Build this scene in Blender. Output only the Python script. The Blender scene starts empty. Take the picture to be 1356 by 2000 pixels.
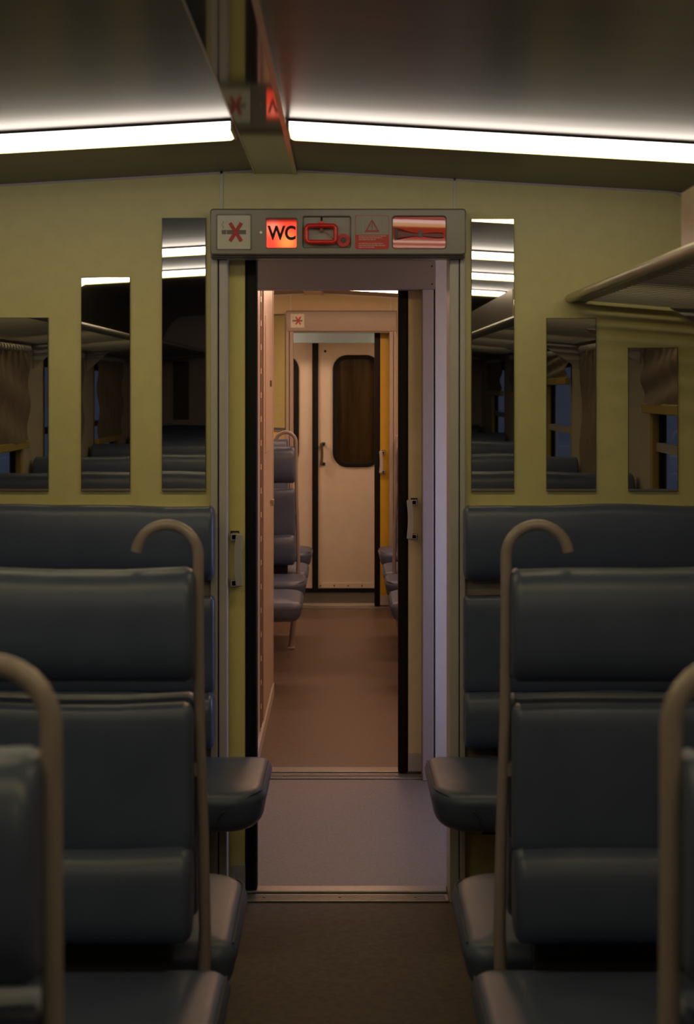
import bpy, bmesh, math, random
from mathutils import Vector, Matrix
random.seed(7)
S = bpy.context.scene
COL = S.collection
F = 2967.7            # focal length in pixels of the 1356 wide frame
EYE = 1.55            # eye height, camera stands at x=0 y=0 looking along +y
VX, VY = 671.0, 757.0 # vanishing point of the aisle in the photograph

# ---------------------------------------------------------------- camera
cd = bpy.data.cameras.new('camera')
cam = bpy.data.objects.new('camera', cd)
COL.objects.link(cam)
cam.location = (0, 0, EYE)
cam.rotation_euler = (math.pi / 2, 0, 0)
cd.sensor_fit = 'HORIZONTAL'
cd.sensor_width = 36.0
cd.lens = F / 1356 * 36
cd.shift_x = (678 - VX) / 1356
cd.shift_y = -(1000 - VY) / 1356
cd.clip_start = 0.05
cd.dof.use_dof = True
cd.dof.focus_distance = 6.2
cd.dof.aperture_fstop = 8.5
S.camera = cam
# ---------------------------------------------------------------- world and exposure
W = bpy.data.worlds.new('dusk')
S.world = W
W.use_nodes = True
W.node_tree.nodes['Background'].inputs[0].default_value = (0.21, 0.25, 0.42, 1)
W.node_tree.nodes['Background'].inputs[1].default_value = 0.26
S.view_settings.view_transform = 'Standard'
S.view_settings.look = 'None'
S.view_settings.gamma = 1
S.view_settings.use_curve_mapping = False
S.view_settings.exposure = 0.0
S.cycles.max_bounces = 10
S.cycles.diffuse_bounces = 5
S.cycles.glossy_bounces = 6
S.cycles.transparent_max_bounces = 12
S.cycles.sample_clamp_indirect = 4.0
S.cycles.caustics_reflective = False
S.cycles.caustics_refractive = False
# lamp strengths
LAMP_SIDE = (6.3, 5.6, 4.9)
LAMP_FACE = (4.4, 3.42, 1.45)
WARM_SIDE = (14.0, 8.6, 5.2)
WARM_FACE = (18.0, 10.2, 6.4)
WC_RED = 1.6


def area(name, loc, target, sx, sy, power, color):
    ld = bpy.data.lights.new(name, 'AREA')
    ld.shape = 'RECTANGLE'
    ld.size, ld.size_y = sx, sy
    ld.energy = power
    ld.color = color
    o = bpy.data.objects.new(name, ld)
    COL.objects.link(o)
    o.location = loc
    o.rotation_euler = (Vector(target) - Vector(loc)).to_track_quat('-Z', 'Y').to_euler()
    return o


# dusk light through the windows of the outer doors of the two entrance areas
area('dusk_light', (1.42, 5.33, 0.98), (0.25, 5.62, 0.62), 0.7, 0.9, 8.0, (0.52, 0.57, 1.0))

# ---------------------------------------------------------------- materials


def nodes(name):
    m = bpy.data.materials.new(name)
    m.use_nodes = True
    return m, m.node_tree, m.node_tree.nodes['Principled BSDF']


def mat(name, col, rough=0.5, metal=0.0, noise=0.0, nscale=12.0, bump=0.0, bscale=200.0, coat=0.0, stretch=None, spec=0.5, rnoise=0.0):
    m, t, b = nodes(name)
    b.inputs['Base Color'].default_value = (*col, 1)
    b.inputs['Roughness'].default_value = rough
    b.inputs['Metallic'].default_value = metal
    b.inputs['Coat Weight'].default_value = coat
    b.inputs['Coat Roughness'].default_value = 0.08
    b.inputs['Specular IOR Level'].default_value = spec
    tc = t.nodes.new('ShaderNodeTexCoord')
    src = tc.outputs['Object']
    if stretch:
        mp = t.nodes.new('ShaderNodeMapping')
        mp.inputs['Scale'].default_value = stretch
        t.links.new(src, mp.inputs[0])
        src = mp.outputs[0]
    if noise:
        n = t.nodes.new('ShaderNodeTexNoise')
        n.inputs['Scale'].default_value = nscale
        n.inputs['Detail'].default_value = 6
        t.links.new(src, n.inputs['Vector'])
        r = t.nodes.new('ShaderNodeMapRange')
        r.inputs[1].default_value = 0.25
        r.inputs[2].default_value = 0.75
        r.inputs[3].default_value = 1 - noise
        r.inputs[4].default_value = 1 + noise
        t.links.new(n.outputs[0], r.inputs[0])
        mx = t.nodes.new('ShaderNodeVectorMath')
        mx.operation = 'SCALE'
        mx.inputs[0].default_value = col
        t.links.new(r.outputs[0], mx.inputs['Scale'])
        t.links.new(mx.outputs[0], b.inputs['Base Color'])
        if rnoise:
            r2 = t.nodes.new('ShaderNodeMapRange')
            r2.inputs[1].default_value = 0.3
            r2.inputs[2].default_value = 0.7
            r2.inputs[3].default_value = rough - rnoise
            r2.inputs[4].default_value = rough + rnoise
            t.links.new(n.outputs[0], r2.inputs[0])
            t.links.new(r2.outputs[0], b.inputs['Roughness'])
    if bump:
        n2 = t.nodes.new('ShaderNodeTexNoise')
        n2.inputs['Scale'].default_value = bscale
        n2.inputs['Detail'].default_value = 3
        t.links.new(src, n2.inputs['Vector'])
        bp = t.nodes.new('ShaderNodeBump')
        bp.inputs['Strength'].default_value = bump
        bp.inputs['Distance'].default_value = 0.002
        t.links.new(n2.outputs[0], bp.inputs['Height'])
        t.links.new(bp.outputs[0], b.inputs['Normal'])
    return m


def emit(name, col, strength=1.0):
    m = bpy.data.materials.new(name)
    m.use_nodes = True
    t = m.node_tree
    t.nodes.clear()
    e = t.nodes.new('ShaderNodeEmission')
    e.inputs[0].default_value = (*col, 1)
    e.inputs[1].default_value = strength
    o = t.nodes.new('ShaderNodeOutputMaterial')
    t.links.new(e.outputs[0], o.inputs[0])
    return m


def emit_rgb(name, rgb):
    k = max(rgb)
    return emit(name, tuple(c / k for c in rgb), k)


M = {}
M['wall'] = mat('cream_laminate', (0.78, 0.725, 0.345), 0.42, noise=0.035, nscale=30, bump=0.05, bscale=350)
M['trim'] = mat('grey_beige_paint', (0.58, 0.555, 0.55), 0.40, noise=0.04, nscale=20)
M['trim_dark'] = mat('groove_dark', (0.03, 0.026, 0.022), 0.7, noise=0.1)
M['yellow'] = mat('yellow_laminate', (0.90, 0.80, 0.29), 0.42, noise=0.04, nscale=20, bump=0.05, bscale=300)
M['cream_door'] = mat('cream_yellow_laminate', (0.88, 0.76, 0.46), 0.42, noise=0.04, nscale=20)
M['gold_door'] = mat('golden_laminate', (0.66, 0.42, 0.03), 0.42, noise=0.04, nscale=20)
M['rubber'] = mat('black_rubber', (0.006, 0.006, 0.007), 0.6, noise=0.2, nscale=30, spec=0.25)
M['vinyl'] = mat('blue_grey_vinyl', (0.090, 0.120, 0.222), 0.35, noise=0.10, nscale=9, bump=0.20, bscale=420, rnoise=0.05, spec=0.6)
M['piping'] = mat('vinyl_piping', (0.060, 0.072, 0.105), 0.4, noise=0.1)
M['backing'] = mat('bench_back_panel', (0.50, 0.43, 0.35), 0.45, noise=0.05)
M['pan'] = mat('dark_seat_pan', (0.03, 0.028, 0.026), 0.6, noise=0.1)
M['pole'] = mat('taupe_enamel', (0.38, 0.315, 0.31), 0.26, noise=0.08, nscale=14, coat=0.4)
M['header'] = mat('satin_grey_steel', (0.21, 0.195, 0.165), 0.36, metal=0.25, noise=0.05, nscale=25)
M['lilac'] = mat('pale_grey_laminate', (0.42, 0.37, 0.37), 0.45, noise=0.03, nscale=18)
M['lintel'] = mat('grey_mauve_paint', (0.27, 0.225, 0.21), 0.42, noise=0.05)
M['pale_lintel'] = mat('lintel_paint_cool_lit', (0.40, 0.53, 0.66), 0.4, noise=0.03)  # cool light on the end lintel put into its colour
M['pink'] = mat('pinkish_laminate', (0.60, 0.48, 0.44), 0.34, noise=0.03, nscale=18)
M['far_door'] = mat('off_white_door', (0.78, 0.66, 0.56), 0.42, noise=0.04, nscale=14)
M['wall_warm'] = mat('cream_laminate_warm_lit', (0.56, 0.43, 0.24), 0.42, noise=0.035, nscale=30)  # cream laminate again, the far car's warm light put into its colour
M['trim_warm'] = mat('grey_beige_paint_warm_lit', (0.40, 0.33, 0.29), 0.42, noise=0.04, nscale=20)  # copy of the frame paint, darkened and warmed to carry the far light
M['white'] = mat('white_grey_laminate', (0.78, 0.74, 0.70), 0.45, noise=0.03, nscale=18)
M['mirror'] = mat('mirror_glass', (0.80, 0.79, 0.76), 0.012, metal=1.0, noise=0.02, nscale=5)
M['mirror_edge'] = mat('mirror_edge', (0.10, 0.10, 0.08), 0.3, noise=0.05)
M['ceiling'] = mat('satin_ceiling_sheet', (0.100, 0.082, 0.068), 0.30, metal=0.15, noise=0.05, nscale=3.0, stretch=(0.5, 5.0, 1.0), rnoise=0.02, spec=0.16)
M['channel'] = mat('polished_channel_panel', (0.15, 0.130, 0.10), 0.065, metal=0.30, noise=0.04)
M['alu'] = mat('brushed_aluminium', (0.55, 0.50, 0.42), 0.32, metal=0.9, noise=0.06, nscale=20)
M['steel'] = mat('stainless_sheet', (0.62, 0.50, 0.38), 0.28, metal=1.0, noise=0.05, nscale=6)
M['rack'] = mat('grey_rack_sheet', (0.36, 0.34, 0.32), 0.42, metal=0.1, noise=0.05)
M['floor'] = mat('brown_lino', (0.126, 0.106, 0.094), 0.62, noise=0.22, nscale=60, bump=0.15, bscale=260, spec=0.25)
M['floor_vest'] = mat('grey_mauve_lino', (0.225, 0.20, 0.20), 0.5, noise=0.18, nscale=110, bump=0.12, bscale=260)
M['floor_far'] = mat('red_brown_lino', (0.150, 0.105, 0.085), 0.42, noise=0.14, nscale=40, bump=0.12, bscale=260)
M['thresh'] = mat('worn_threshold_metal', (0.36, 0.34, 0.32), 0.36, metal=0.7, noise=0.10, nscale=90)
M['handle'] = mat('grey_plastic', (0.50, 0.475, 0.46), 0.38, noise=0.04)
M['handle_dark'] = mat('dark_bronze_plastic', (0.10, 0.075, 0.055), 0.35, noise=0.05)
M['red'] = mat('signal_red_paint', (0.85, 0.022, 0.016), 0.32, noise=0.06, coat=0.3)
M['red_plate'] = mat('red_backing', (0.90, 0.095, 0.050), 0.045, noise=0.04, coat=0.35, spec=0.5)
M['red_print'] = mat('red_print', (0.66, 0.030, 0.022), 0.45, noise=0.05)
M['cross'] = mat('red_cross_print', (0.52, 0.022, 0.020), 0.45, noise=0.05)
M['white_print'] = mat('white_print', (0.62, 0.55, 0.50), 0.5, noise=0.04)
M['sticker'] = mat('pale_grey_sticker', (0.66, 0.64, 0.54), 0.4, noise=0.04, nscale=60)
M['grey_print'] = mat('grey_print', (0.17, 0.16, 0.14), 0.5, noise=0.05)
M['black'] = mat('black_plastic', (0.008, 0.006, 0.006), 0.35, noise=0.1)
M['letter'] = mat('black_letter', (0.004, 0.002, 0.002), 0.6, noise=0.1)
M['recess'] = mat('grey_recess', (0.40, 0.37, 0.33), 0.4, noise=0.04)
M['hammer'] = mat('hammer_plastic', (0.20, 0.012, 0.010), 0.35, noise=0.05)
M['blind'] = mat('brown_blind_fabric', (0.24, 0.18, 0.14), 0.6, noise=0.10, nscale=20, bump=0.2, bscale=120)
M['brass'] = mat('ochre_rail', (0.48, 0.34, 0.09), 0.4, noise=0.05)
M['tinted'] = mat('brown_tinted_glass', (0.040, 0.024, 0.009), 0.12, noise=0.25, nscale=4, stretch=(6, 1, 0.6), rnoise=0.06)
M['lamp_base'] = mat('dark_lamp_base', (0.035, 0.028, 0.025), 0.5, noise=0.05)
M['lamp_cap'] = mat('pale_lamp_cap', (0.6, 0.52, 0.42), 0.4, noise=0.04)
M['side'] = emit_rgb('tube_light', LAMP_SIDE)
M['face'] = emit_rgb('diffuser_light', LAMP_FACE)
M['wside'] = emit_rgb('warm_tube_light', WARM_SIDE)
M['wface'] = emit_rgb('warm_diffuser_light', WARM_FACE)


M['entrance'] = emit_rgb('entrance_light', (27.0, 19.0, 12.0))
M['amber'] = emit_rgb('amber_light', (11.5, 7.6, 3.6))


def glass():
    m = bpy.data.materials.new('window_glass')
    m.use_nodes = True
    t = m.node_tree
    t.nodes.clear()
    tr = t.nodes.new('ShaderNodeBsdfTransparent')
    tr.inputs[0].default_value = (0.75, 0.8, 0.82, 1)
    gl = t.nodes.new('ShaderNodeBsdfGlossy')
    gl.inputs['Roughness'].default_value = 0.02
    lw = t.nodes.new('ShaderNodeLayerWeight')
    fr = t.nodes.new('ShaderNodeMapRange')
    fr.inputs[1].default_value = 0.4
    fr.inputs[2].default_value = 1.0
    fr.inputs[3].default_value = 0.04
    fr.inputs[4].default_value = 0.35
    t.links.new(lw.outputs['Facing'], fr.inputs[0])
    mx = t.nodes.new('ShaderNodeMixShader')
    o = t.nodes.new('ShaderNodeOutputMaterial')
    t.links.new(fr.outputs[0], mx.inputs[0])
    t.links.new(tr.outputs[0], mx.inputs[1])
    t.links.new(gl.outputs[0], mx.inputs[2])
    t.links.new(mx.outputs[0], o.inputs[0])
    return m


M['glass'] = glass()


def wc_glow():
    """lit red lens: a lamp glows behind it, hottest at two spots."""
    m = bpy.data.materials.new('lit_red_lens')
    m.use_nodes = True
    t = m.node_tree
    t.nodes.clear()
    tc = t.nodes.new('ShaderNodeTexCoord')

    def spot(x, z, r):
        v = t.nodes.new('ShaderNodeVectorMath')
        v.operation = 'DISTANCE'
        v.inputs[1].default_value = (x, 0, z)
        t.links.new(tc.outputs['Object'], v.inputs[0])
        q = t.nodes.new('ShaderNodeMapRange')
        q.interpolation_type = 'SMOOTHSTEP'
        q.inputs[1].default_value = r
        q.inputs[2].default_value = 0
        q.inputs[3].default_value = 0
        q.inputs[4].default_value = 1
        t.links.new(v.outputs['Value'], q.inputs[0])
        return q.outputs[0]
    base = t.nodes.new('ShaderNodeRGB')
    base.outputs[0].default_value = (0.92, 0.060, 0.030, 1)
    mix1 = t.nodes.new('ShaderNodeMix')
    mix1.data_type = 'RGBA'
    t.links.new(spot(0.016, -0.024, 0.045), mix1.inputs['Factor'])
    t.links.new(base.outputs[0], mix1.inputs['A'])
    mix1.inputs['B'].default_value = (1.0, 0.24, 0.055, 1)
    mix2 = t.nodes.new('ShaderNodeMix')
    mix2.data_type = 'RGBA'
    t.links.new(spot(-0.026, 0.018, 0.04), mix2.inputs['Factor'])
    t.links.new(mix1.outputs['Result'], mix2.inputs['A'])
    mix2.inputs['B'].default_value = (1.0, 0.19, 0.11, 1)
    # edge and upper part of the lens glow less
    sx = t.nodes.new('ShaderNodeSeparateXYZ')
    t.links.new(tc.outputs['Object'], sx.inputs[0])
    q = t.nodes.new('ShaderNodeMapRange')
    q.interpolation_type = 'SMOOTHSTEP'
    q.inputs[1].default_value = 0.044
    q.inputs[2].default_value = 0.024
    q.inputs[3].default_value = 0.10
    q.inputs[4].default_value = 1.0
    t.links.new(sx.outputs['Z'], q.inputs[0])
    e = t.nodes.new('ShaderNodeEmission')
    ml = t.nodes.new('ShaderNodeMath')
    ml.operation = 'MULTIPLY'
    ml.inputs[1].default_value = WC_RED
    t.links.new(q.outputs[0], ml.inputs[0])
    t.links.new(ml.outputs[0], e.inputs[1])
    t.links.new(mix2.outputs['Result'], e.inputs[0])
    o = t.nodes.new('ShaderNodeOutputMaterial')
    t.links.new(e.outputs[0], o.inputs[0])
    return m


M['wc'] = wc_glow()

# ---------------------------------------------------------------- helpers


def X(px, Y):
    return (px - VX) * Y / F


def Z(py, Y):
    return EYE - (py - VY) * Y / F


def tag(o, label=None, cat=None, group=None, kind=None):
    if label:
        o['label'] = label
    if cat:
        o['category'] = cat
    if group:
        o['group'] = group
    if kind:
        o['kind'] = kind
    return o


def empty(name, loc, label, cat, group=None, kind=None):
    o = bpy.data.objects.new(name, None)
    COL.objects.link(o)
    o.location = loc
    o.empty_display_size = 0.1
    return tag(o, label, cat, group, kind)


def obj(name, bm, mats, parent=None, smooth=False, label=None):
    """link a bmesh given in world coordinates as one mesh object."""
    bm.normal_update()
    bmesh.ops.recalc_face_normals(bm, faces=bm.faces)
    me = bpy.data.meshes.new(name)
    bm.to_mesh(me)
    bm.free()
    return link(name, me, mats, parent, smooth, label)


def root_offset(o):
    v = Vector((0, 0, 0))
    while o is not None:
        v += o.location
        o = o.parent
    return v


def link(name, me, mats, parent=None, smooth=False, label=None):
    if not isinstance(mats, (list, tuple)):
        mats = [mats]
    for k in mats:
        me.materials.append(M[k] if isinstance(k, str) else k)
    if smooth:
        for p in me.polygons:
            p.use_smooth = True
        try:
            me.set_sharp_from_angle(angle=math.radians(38))
        except Exception:
            pass
    o = bpy.data.objects.new(name, me)
    COL.objects.link(o)
    # origin at the middle of the mesh
    lo = Vector((min(v.co.x for v in me.vertices), min(v.co.y for v in me.vertices), min(v.co.z for v in me.vertices)))
    hi = Vector((max(v.co.x for v in me.vertices), max(v.co.y for v in me.vertices), max(v.co.z for v in me.vertices)))
    c = (lo + hi) / 2
    me.transform(Matrix.Translation(-c))
    o.location = c
    if parent is not None:
        o.parent = parent
        o.location = c - root_offset(parent)
    if label:
        o['label'] = label
    return o


def box(bm, x0, x1, y0, y1, z0, z1, bev=0.0, seg=2, mi=0):
    n = bmesh.new()
    bmesh.ops.create_cube(n, size=1.0)
    for v in n.verts:
        v.co = Vector(((x0 + x1) / 2 + v.co.x * (x1 - x0), (y0 + y1) / 2 + v.co.y * (y1 - y0), (z0 + z1) / 2 + v.co.z * (z1 - z0)))
    if bev:
        bmesh.ops.bevel(n, geom=list(n.edges), offset=bev, segments=seg, affect='EDGES', profile=0.5)
    merge(bm, n, mi)
    return bm


def merge(bm, n, mi=0, mtx=None):
    mp = {}
    for v in n.verts:
        mp[v] = bm.verts.new(mtx @ v.co if mtx else v.co)
    for f in n.faces:
        try:
            g = bm.faces.new([mp[v] for v in f.verts])
            g.material_index = mi if mi else f.material_index
        except ValueError:
            pass
    n.free()


def B(*boxes, bev=0.0, seg=2):
    bm = bmesh.new()
    for b in boxes:
        box(bm, *b, bev=bev, seg=seg)
    return bm


def loft(bm, rings, caps=True, mi=0):
    R = [[bm.verts.new(p) for p in r] for r in rings]
    n = len(R[0])
    for a, b in zip(R, R[1:]):
        for i in range(n):
            j = (i + 1) % n
            f = bm.faces.new((a[i], a[j], b[j], b[i]))
            f.material_index = mi
    if caps:
        bm.faces.new(R[0][::-1]).material_index = mi
        bm.faces.new(R[-1]).material_index = mi
    return R


def tube(bm, pts, r, seg=14, mi=0):
    P = [Vector(p) for p in pts]
    rs = r if isinstance(r, (list, tuple)) else [r] * len(P)
    t0 = (P[1] - P[0]).normalized()
    ref = Vector((0, 1, 0)) if abs(t0.y) < 0.9 else Vector((1, 0, 0))
    u = (ref - t0 * ref.dot(t0)).normalized()
    rings = []
    for i, p in enumerate(P):
        if i == 0:
            t = t0
        elif i == len(P) - 1:
            t = (P[i] - P[i - 1]).normalized()
        else:
            t = ((P[i + 1] - P[i]).normalized() + (P[i] - P[i - 1]).normalized()).normalized()
        u = (u - t * u.dot(t)).normalized()
        w = t.cross(u)
        rings.append([p + (u * math.cos(a) + w * math.sin(a)) * rs[i] for a in [2 * math.pi * k / seg for k in range(seg)]])
    loft(bm, rings, True, mi)
    return bm


def disc(bm, c, r, y0, y1, seg=32, r_in=0.0):
    """a disc facing the aisle, between depths y0 and y1."""
    x, z = c
    rings = []
    if r_in:
        prof = [(r_in, y1), (r_in, y0), (r, y0), (r, y1), (r_in, y1)]
        rings = [[(x + q * math.cos(a), y, z + q * math.sin(a)) for a in [2 * math.pi * k / seg for k in range(seg)]] for q, y in prof]
        loft(bm, rings, False)
        bmesh.ops.remove_doubles(bm, verts=bm.verts, dist=1e-6)
    else:
        rings = [[(x + r * math.cos(a), y, z + r * math.sin(a)) for a in [2 * math.pi * k / seg for k in range(seg)]] for y in (y0, y1)]
        loft(bm, rings, True)
    return bm


def rr(x0, x1, z0, z1, r, n=6):
    """outline of a rounded rectangle, counter-clockwise."""
    pts = []
    for cx, cz, a0 in ((x1 - r, z1 - r, 0), (x0 + r, z1 - r, 90), (x0 + r, z0 + r, 180), (x1 - r, z0 + r, 270)):
        for k in range(n + 1):
            a = math.radians(a0 + 90 * k / n)
            pts.append((cx + r * math.cos(a), cz + r * math.sin(a)))
    return pts


def curve_mesh(outlines, y_front, depth, bevel=0.0):
    """flat plate in the xz plane facing -y, later outlines are holes."""
    cu = bpy.data.curves.new('plate', 'CURVE')
    cu.dimensions = '2D'
    cu.fill_mode = 'BOTH'
    cu.extrude = max(depth / 2 - bevel, 0.0)
    cu.bevel_depth = bevel
    cu.bevel_resolution = 2
    for o in outlines:
        s = cu.splines.new('POLY')
        s.points.add(len(o) - 1)
        for p, (x, z) in zip(s.points, o):
            p.co = (x, z, 0, 1)
        s.use_cyclic_u = True
    return from_curve(cu, y_front + depth / 2)


def from_curve(cu, y, loc=(0, 0)):
    t = bpy.data.objects.new('tmp', cu)
    COL.objects.link(t)
    dg = bpy.context.evaluated_depsgraph_get()
    me = bpy.data.meshes.new_from_object(t.evaluated_get(dg))
    bpy.data.objects.remove(t)
    bpy.data.curves.remove(cu)
    me.transform(Matrix.Translation((loc[0], y, loc[1])) @ Matrix.Rotation(math.pi / 2, 4, 'X'))
    return me


def text_mesh(s, x, z, y, size, depth=0.0006, align='CENTER', sx=1.0, weight=0.0):
    cu = bpy.data.curves.new('t', 'FONT')
    cu.body = s
    cu.size = size
    cu.align_x = align
    cu.align_y = 'CENTER'
    cu.extrude = depth / 2
    cu.offset = weight
    me = from_curve(cu, 0)
    me.transform(Matrix.Translation((x, y, z)) @ Matrix.Diagonal((sx, 1, 1, 1)))
    return me


def superprofile(cy, cz, a, b, n, seg=36, tilt=0.0):
    out = []
    for k in range(seg):
        t = 2 * math.pi * k / seg
        c, s = math.cos(t), math.sin(t)
        y = a * math.copysign(abs(c) ** (2 / n), c)
        z = b * math.copysign(abs(s) ** (2 / n), s)
        out.append((cy + y * math.cos(tilt) - z * math.sin(tilt), cz + y * math.sin(tilt) + z * math.cos(tilt)))
    return out


def roll(x0, x1, cy, cz, a, b, n, r_end=0.022, tilt=0.0):
    """an upholstered roll running across the car with rounded ends."""
    bm = bmesh.new()
    rings = []
    st = []
    for k in range(7):
        q = math.pi / 2 * k / 6
        st.append((r_end * (1 - math.sin(q)), r_end * (1 - math.cos(q))))
    # st: (distance from end, inset)
    for d, ins in reversed(st):
        pass
    seq = [(x0 + r_end * (1 - math.cos(math.pi / 2 * k / 6)), r_end * (1 - math.sin(math.pi / 2 * k / 6))) for k in range(7)]
    m = 10
    seq += [(x0 + r_end + (x1 - x0 - 2 * r_end) * k / m, 0.0) for k in range(1, m)]
    seq += [(x1 - r_end + r_end * math.sin(math.pi / 2 * k / 6), r_end * (1 - math.cos(math.pi / 2 * k / 6))) for k in range(7)]
    for i, (x, ins) in enumerate(seq):
        # very slight sag and puff so that the long edges are not ruled lines
        w = 0.0016 * math.sin(7.3 * x + 2.1) + 0.0011 * math.sin(17 * x + 0.4)
        rings.append([(x, y, z) for y, z in superprofile(cy, cz + (w if not ins else 0), a - ins * 0.8, b - ins + (w if not ins else 0), n, tilt=tilt)])
    loft(bm, rings)
    return bm


def slab(outline_fn, levels):
    """stack of insets of an outline: levels are (inset, z function)."""
    bm = bmesh.new()
    loft(bm, [[(x, y, zf(x, y)) for x, y in outline_fn(ins)] for ins, zf in levels])
    return bm


def rounded_plan(x0, x1, y0, y1, radii, n=8):
    """plan outline, radii for corners (x1y1, x0y1, x0y0, x1y0)."""
    def fn(ins):
        a0, a1, b0, b1 = x0 + ins, x1 - ins, y0 + ins, y1 - ins
        out = []
        for (cx, cy, sx, sy, a, r) in ((a1, b1, -1, -1, 0, radii[0]), (a0, b1, 1, -1, 90, radii[1]), (a0, b0, 1, 1, 180, radii[2]), (a1, b0, -1, 1, 270, radii[3])):
            r = max(r - ins, 0.004)
            for k in range(n + 1):
                t = math.radians(a + 90 * k / n)
                out.append((cx + sx * r + r * math.cos(t), cy + sy * r + r * math.sin(t)))
        return out
    return fn


# ---------------------------------------------------------------- room shell
XL, XR, XC = -1.59, 1.21, -0.205


def ceil_z(x):
    d = abs(x - XC)
    return 2.212 - 0.057 * d - (7.0 * (d - 1.21) ** 2 if d > 1.21 else 0)


def struct(name, bm, m, label, cat, smooth=False):
    return tag(obj(name, bm, m, smooth=smooth), label, cat, kind='structure')


struct('floor', B((XL, XR, -4.2, 4.60, -0.05, 0)), 'floor', 'dark brown lino floor of the aisle between the blue benches', 'floor')
struct('floor_vestibule', B((XL, XR, 4.60, 6.08, -0.05, 0)), 'floor_vest', 'grey mauve lino floor between the two open sliding doors', 'floor')
struct('floor_far', B((XL, XR, 6.08, 10.70, -0.05, 0)), 'floor_far', 'reddish brown lino floor of the corridor beyond the second doorway', 'floor')
struct('floor_end', B((XL, XR, 10.70, 11.80, -0.05, 0)), 'pan', 'dark floor strip in front of the closed end doors', 'floor')


def ceiling(y0, y1, label):
    bm = bmesh.new()
    xs = [XL + (XR - XL) * k / 60 for k in range(61)]
    xs = sorted(xs + [XC])
    ring = [(x, ceil_z(x)) for x in xs]
    ring += [(XR, 2.30), (XL, 2.30)]
    loft(bm, [[(x, y0, z) for x, z in ring], [(x, y1, z) for x, z in ring]])
    return struct('ceiling', bm, 'ceiling', label, 'ceiling', smooth=True)


ceiling(-4.2, 4.62, 'satin brown ceiling sloping gently from the centre channel over the benches')
ceiling(6.0, 10.62, 'satin ceiling of the warm lit car beyond the doorways')
struct('ceiling_vestibule', B((XL, XR, 4.64, 6.0, 2.2, 2.3)), 'ceiling', 'flat dark ceiling over the entrance area between the doors', 'ceiling')
struct('ceiling_end', B((XL, XR, 10.66, 11.8, 2.15, 2.3)), 'white', 'ceiling over the small end entrance', 'ceiling')


def channel(y0, y1, label):
    x0, x1, zb = -0.2697, -0.141, 2.1965
    t = empty('trim_channel', ((x0 + x1) / 2, (y0 + y1) / 2, zb), label, 'ceiling channel', kind='structure')
    obj('panel', B((x0 + 0.004, x1 - 0.012, y0, y1, zb + 0.001, zb + 0.03)), 'channel', t)
    obj('rail', B((x0, x0 + 0.004, y0, y1, zb - 0.001, zb + 0.03)), 'alu', t)
    obj('rail', B((x1 - 0.012, x1, y0, y1, zb - 0.0015, zb + 0.03)), 'alu', t)
    return t


channel(-4.1, 4.598, 'glossy ceiling channel running along the aisle, mirroring the lit sign')
channel(6.2, 10.598, 'ceiling channel of the far car, seen end-on above the far doorway')

# partition walls with a doorway each
OL, OR_ = -0.350, 0.320     # clear opening of a doorway


def partition(name, y0, y1, label, m='wall', ol=OL, orr=OR_, top=1.99):
    bm = B((XL, ol - 0.02, y0, y1, 0, 2.25), (orr + 0.02, XR, y0, y1, 0, 2.25), (ol - 0.02, orr + 0.02, y0, y1, top, 2.25))
    return struct(name, bm, m, label, 'wall')


partition('wall_front', 4.600, 4.635, 'cream partition wall with slim mirrors around the open doorway')
partition('wall_front_rear', 4.715, 4.745, 'vestibule side of the first partition, around the doorway', 'lilac')
partition('wall_middle', 6.03, 6.065, 'pale grey partition around the second sliding door', 'white', -0.345, 0.345, 2.05)
partition('wall_middle_rear', 6.135, 6.165, 'corridor side of the second partition', 'wall', -0.34, 0.325, 2.05)
partition('wall_end', 10.600, 10.635, 'warm-lit cream partition with the far doorway', 'wall_warm')
partition('wall_end_rear', 10.80, 10.83, 'end entrance side of the far partition', 'lilac')
struct('wall_back', B((XL, XR, -4.2, -4.10, 0, 2.25)), 'pink', 'dim partition at the back of the car, seen only in the mirrors', 'wall')
struct('wall_far', B((XL, -0.62, 11.62, 11.75, 0, 2.2), (0.62, XR, 11.62, 11.75, 0, 2.2), (-0.62, 0.62, 11.62, 11.75, 1.98, 2.2)), 'far_door', 'off-white end wall around the closed doors', 'wall')

# side walls, pierced by windows where the mirrors look at them
WIN_Y = [3.72, 2.18, 0.62, -1.0, -2.72]
WIN_HALF = 0.53
WZ0, WZ1 = 0.86, 1.70


def side_wall(name, xa, xb, label):
    bm = bmesh.new()
    spans = sorted([(y - WIN_HALF, y + WIN_HALF) for y in WIN_Y])
    y = -4.2
    for a, b in spans:
        box(bm, xa, xb, y, a, 0, 2.25)
        box(bm, xa, xb, a, b, 0, WZ0)
        box(bm, xa, xb, a, b, WZ1, 2.25)
        y = b
    box(bm, xa, xb, y, 4.60, 0, 2.25)
    return struct(name, bm, 'backing', label, 'wall')


side_wall('wall_left', XL - 0.06, XL, 'beige side wall with windows behind the wide benches')
side_wall('wall_right', XR, XR + 0.06, 'beige side wall with windows behind the narrow benches')
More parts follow.
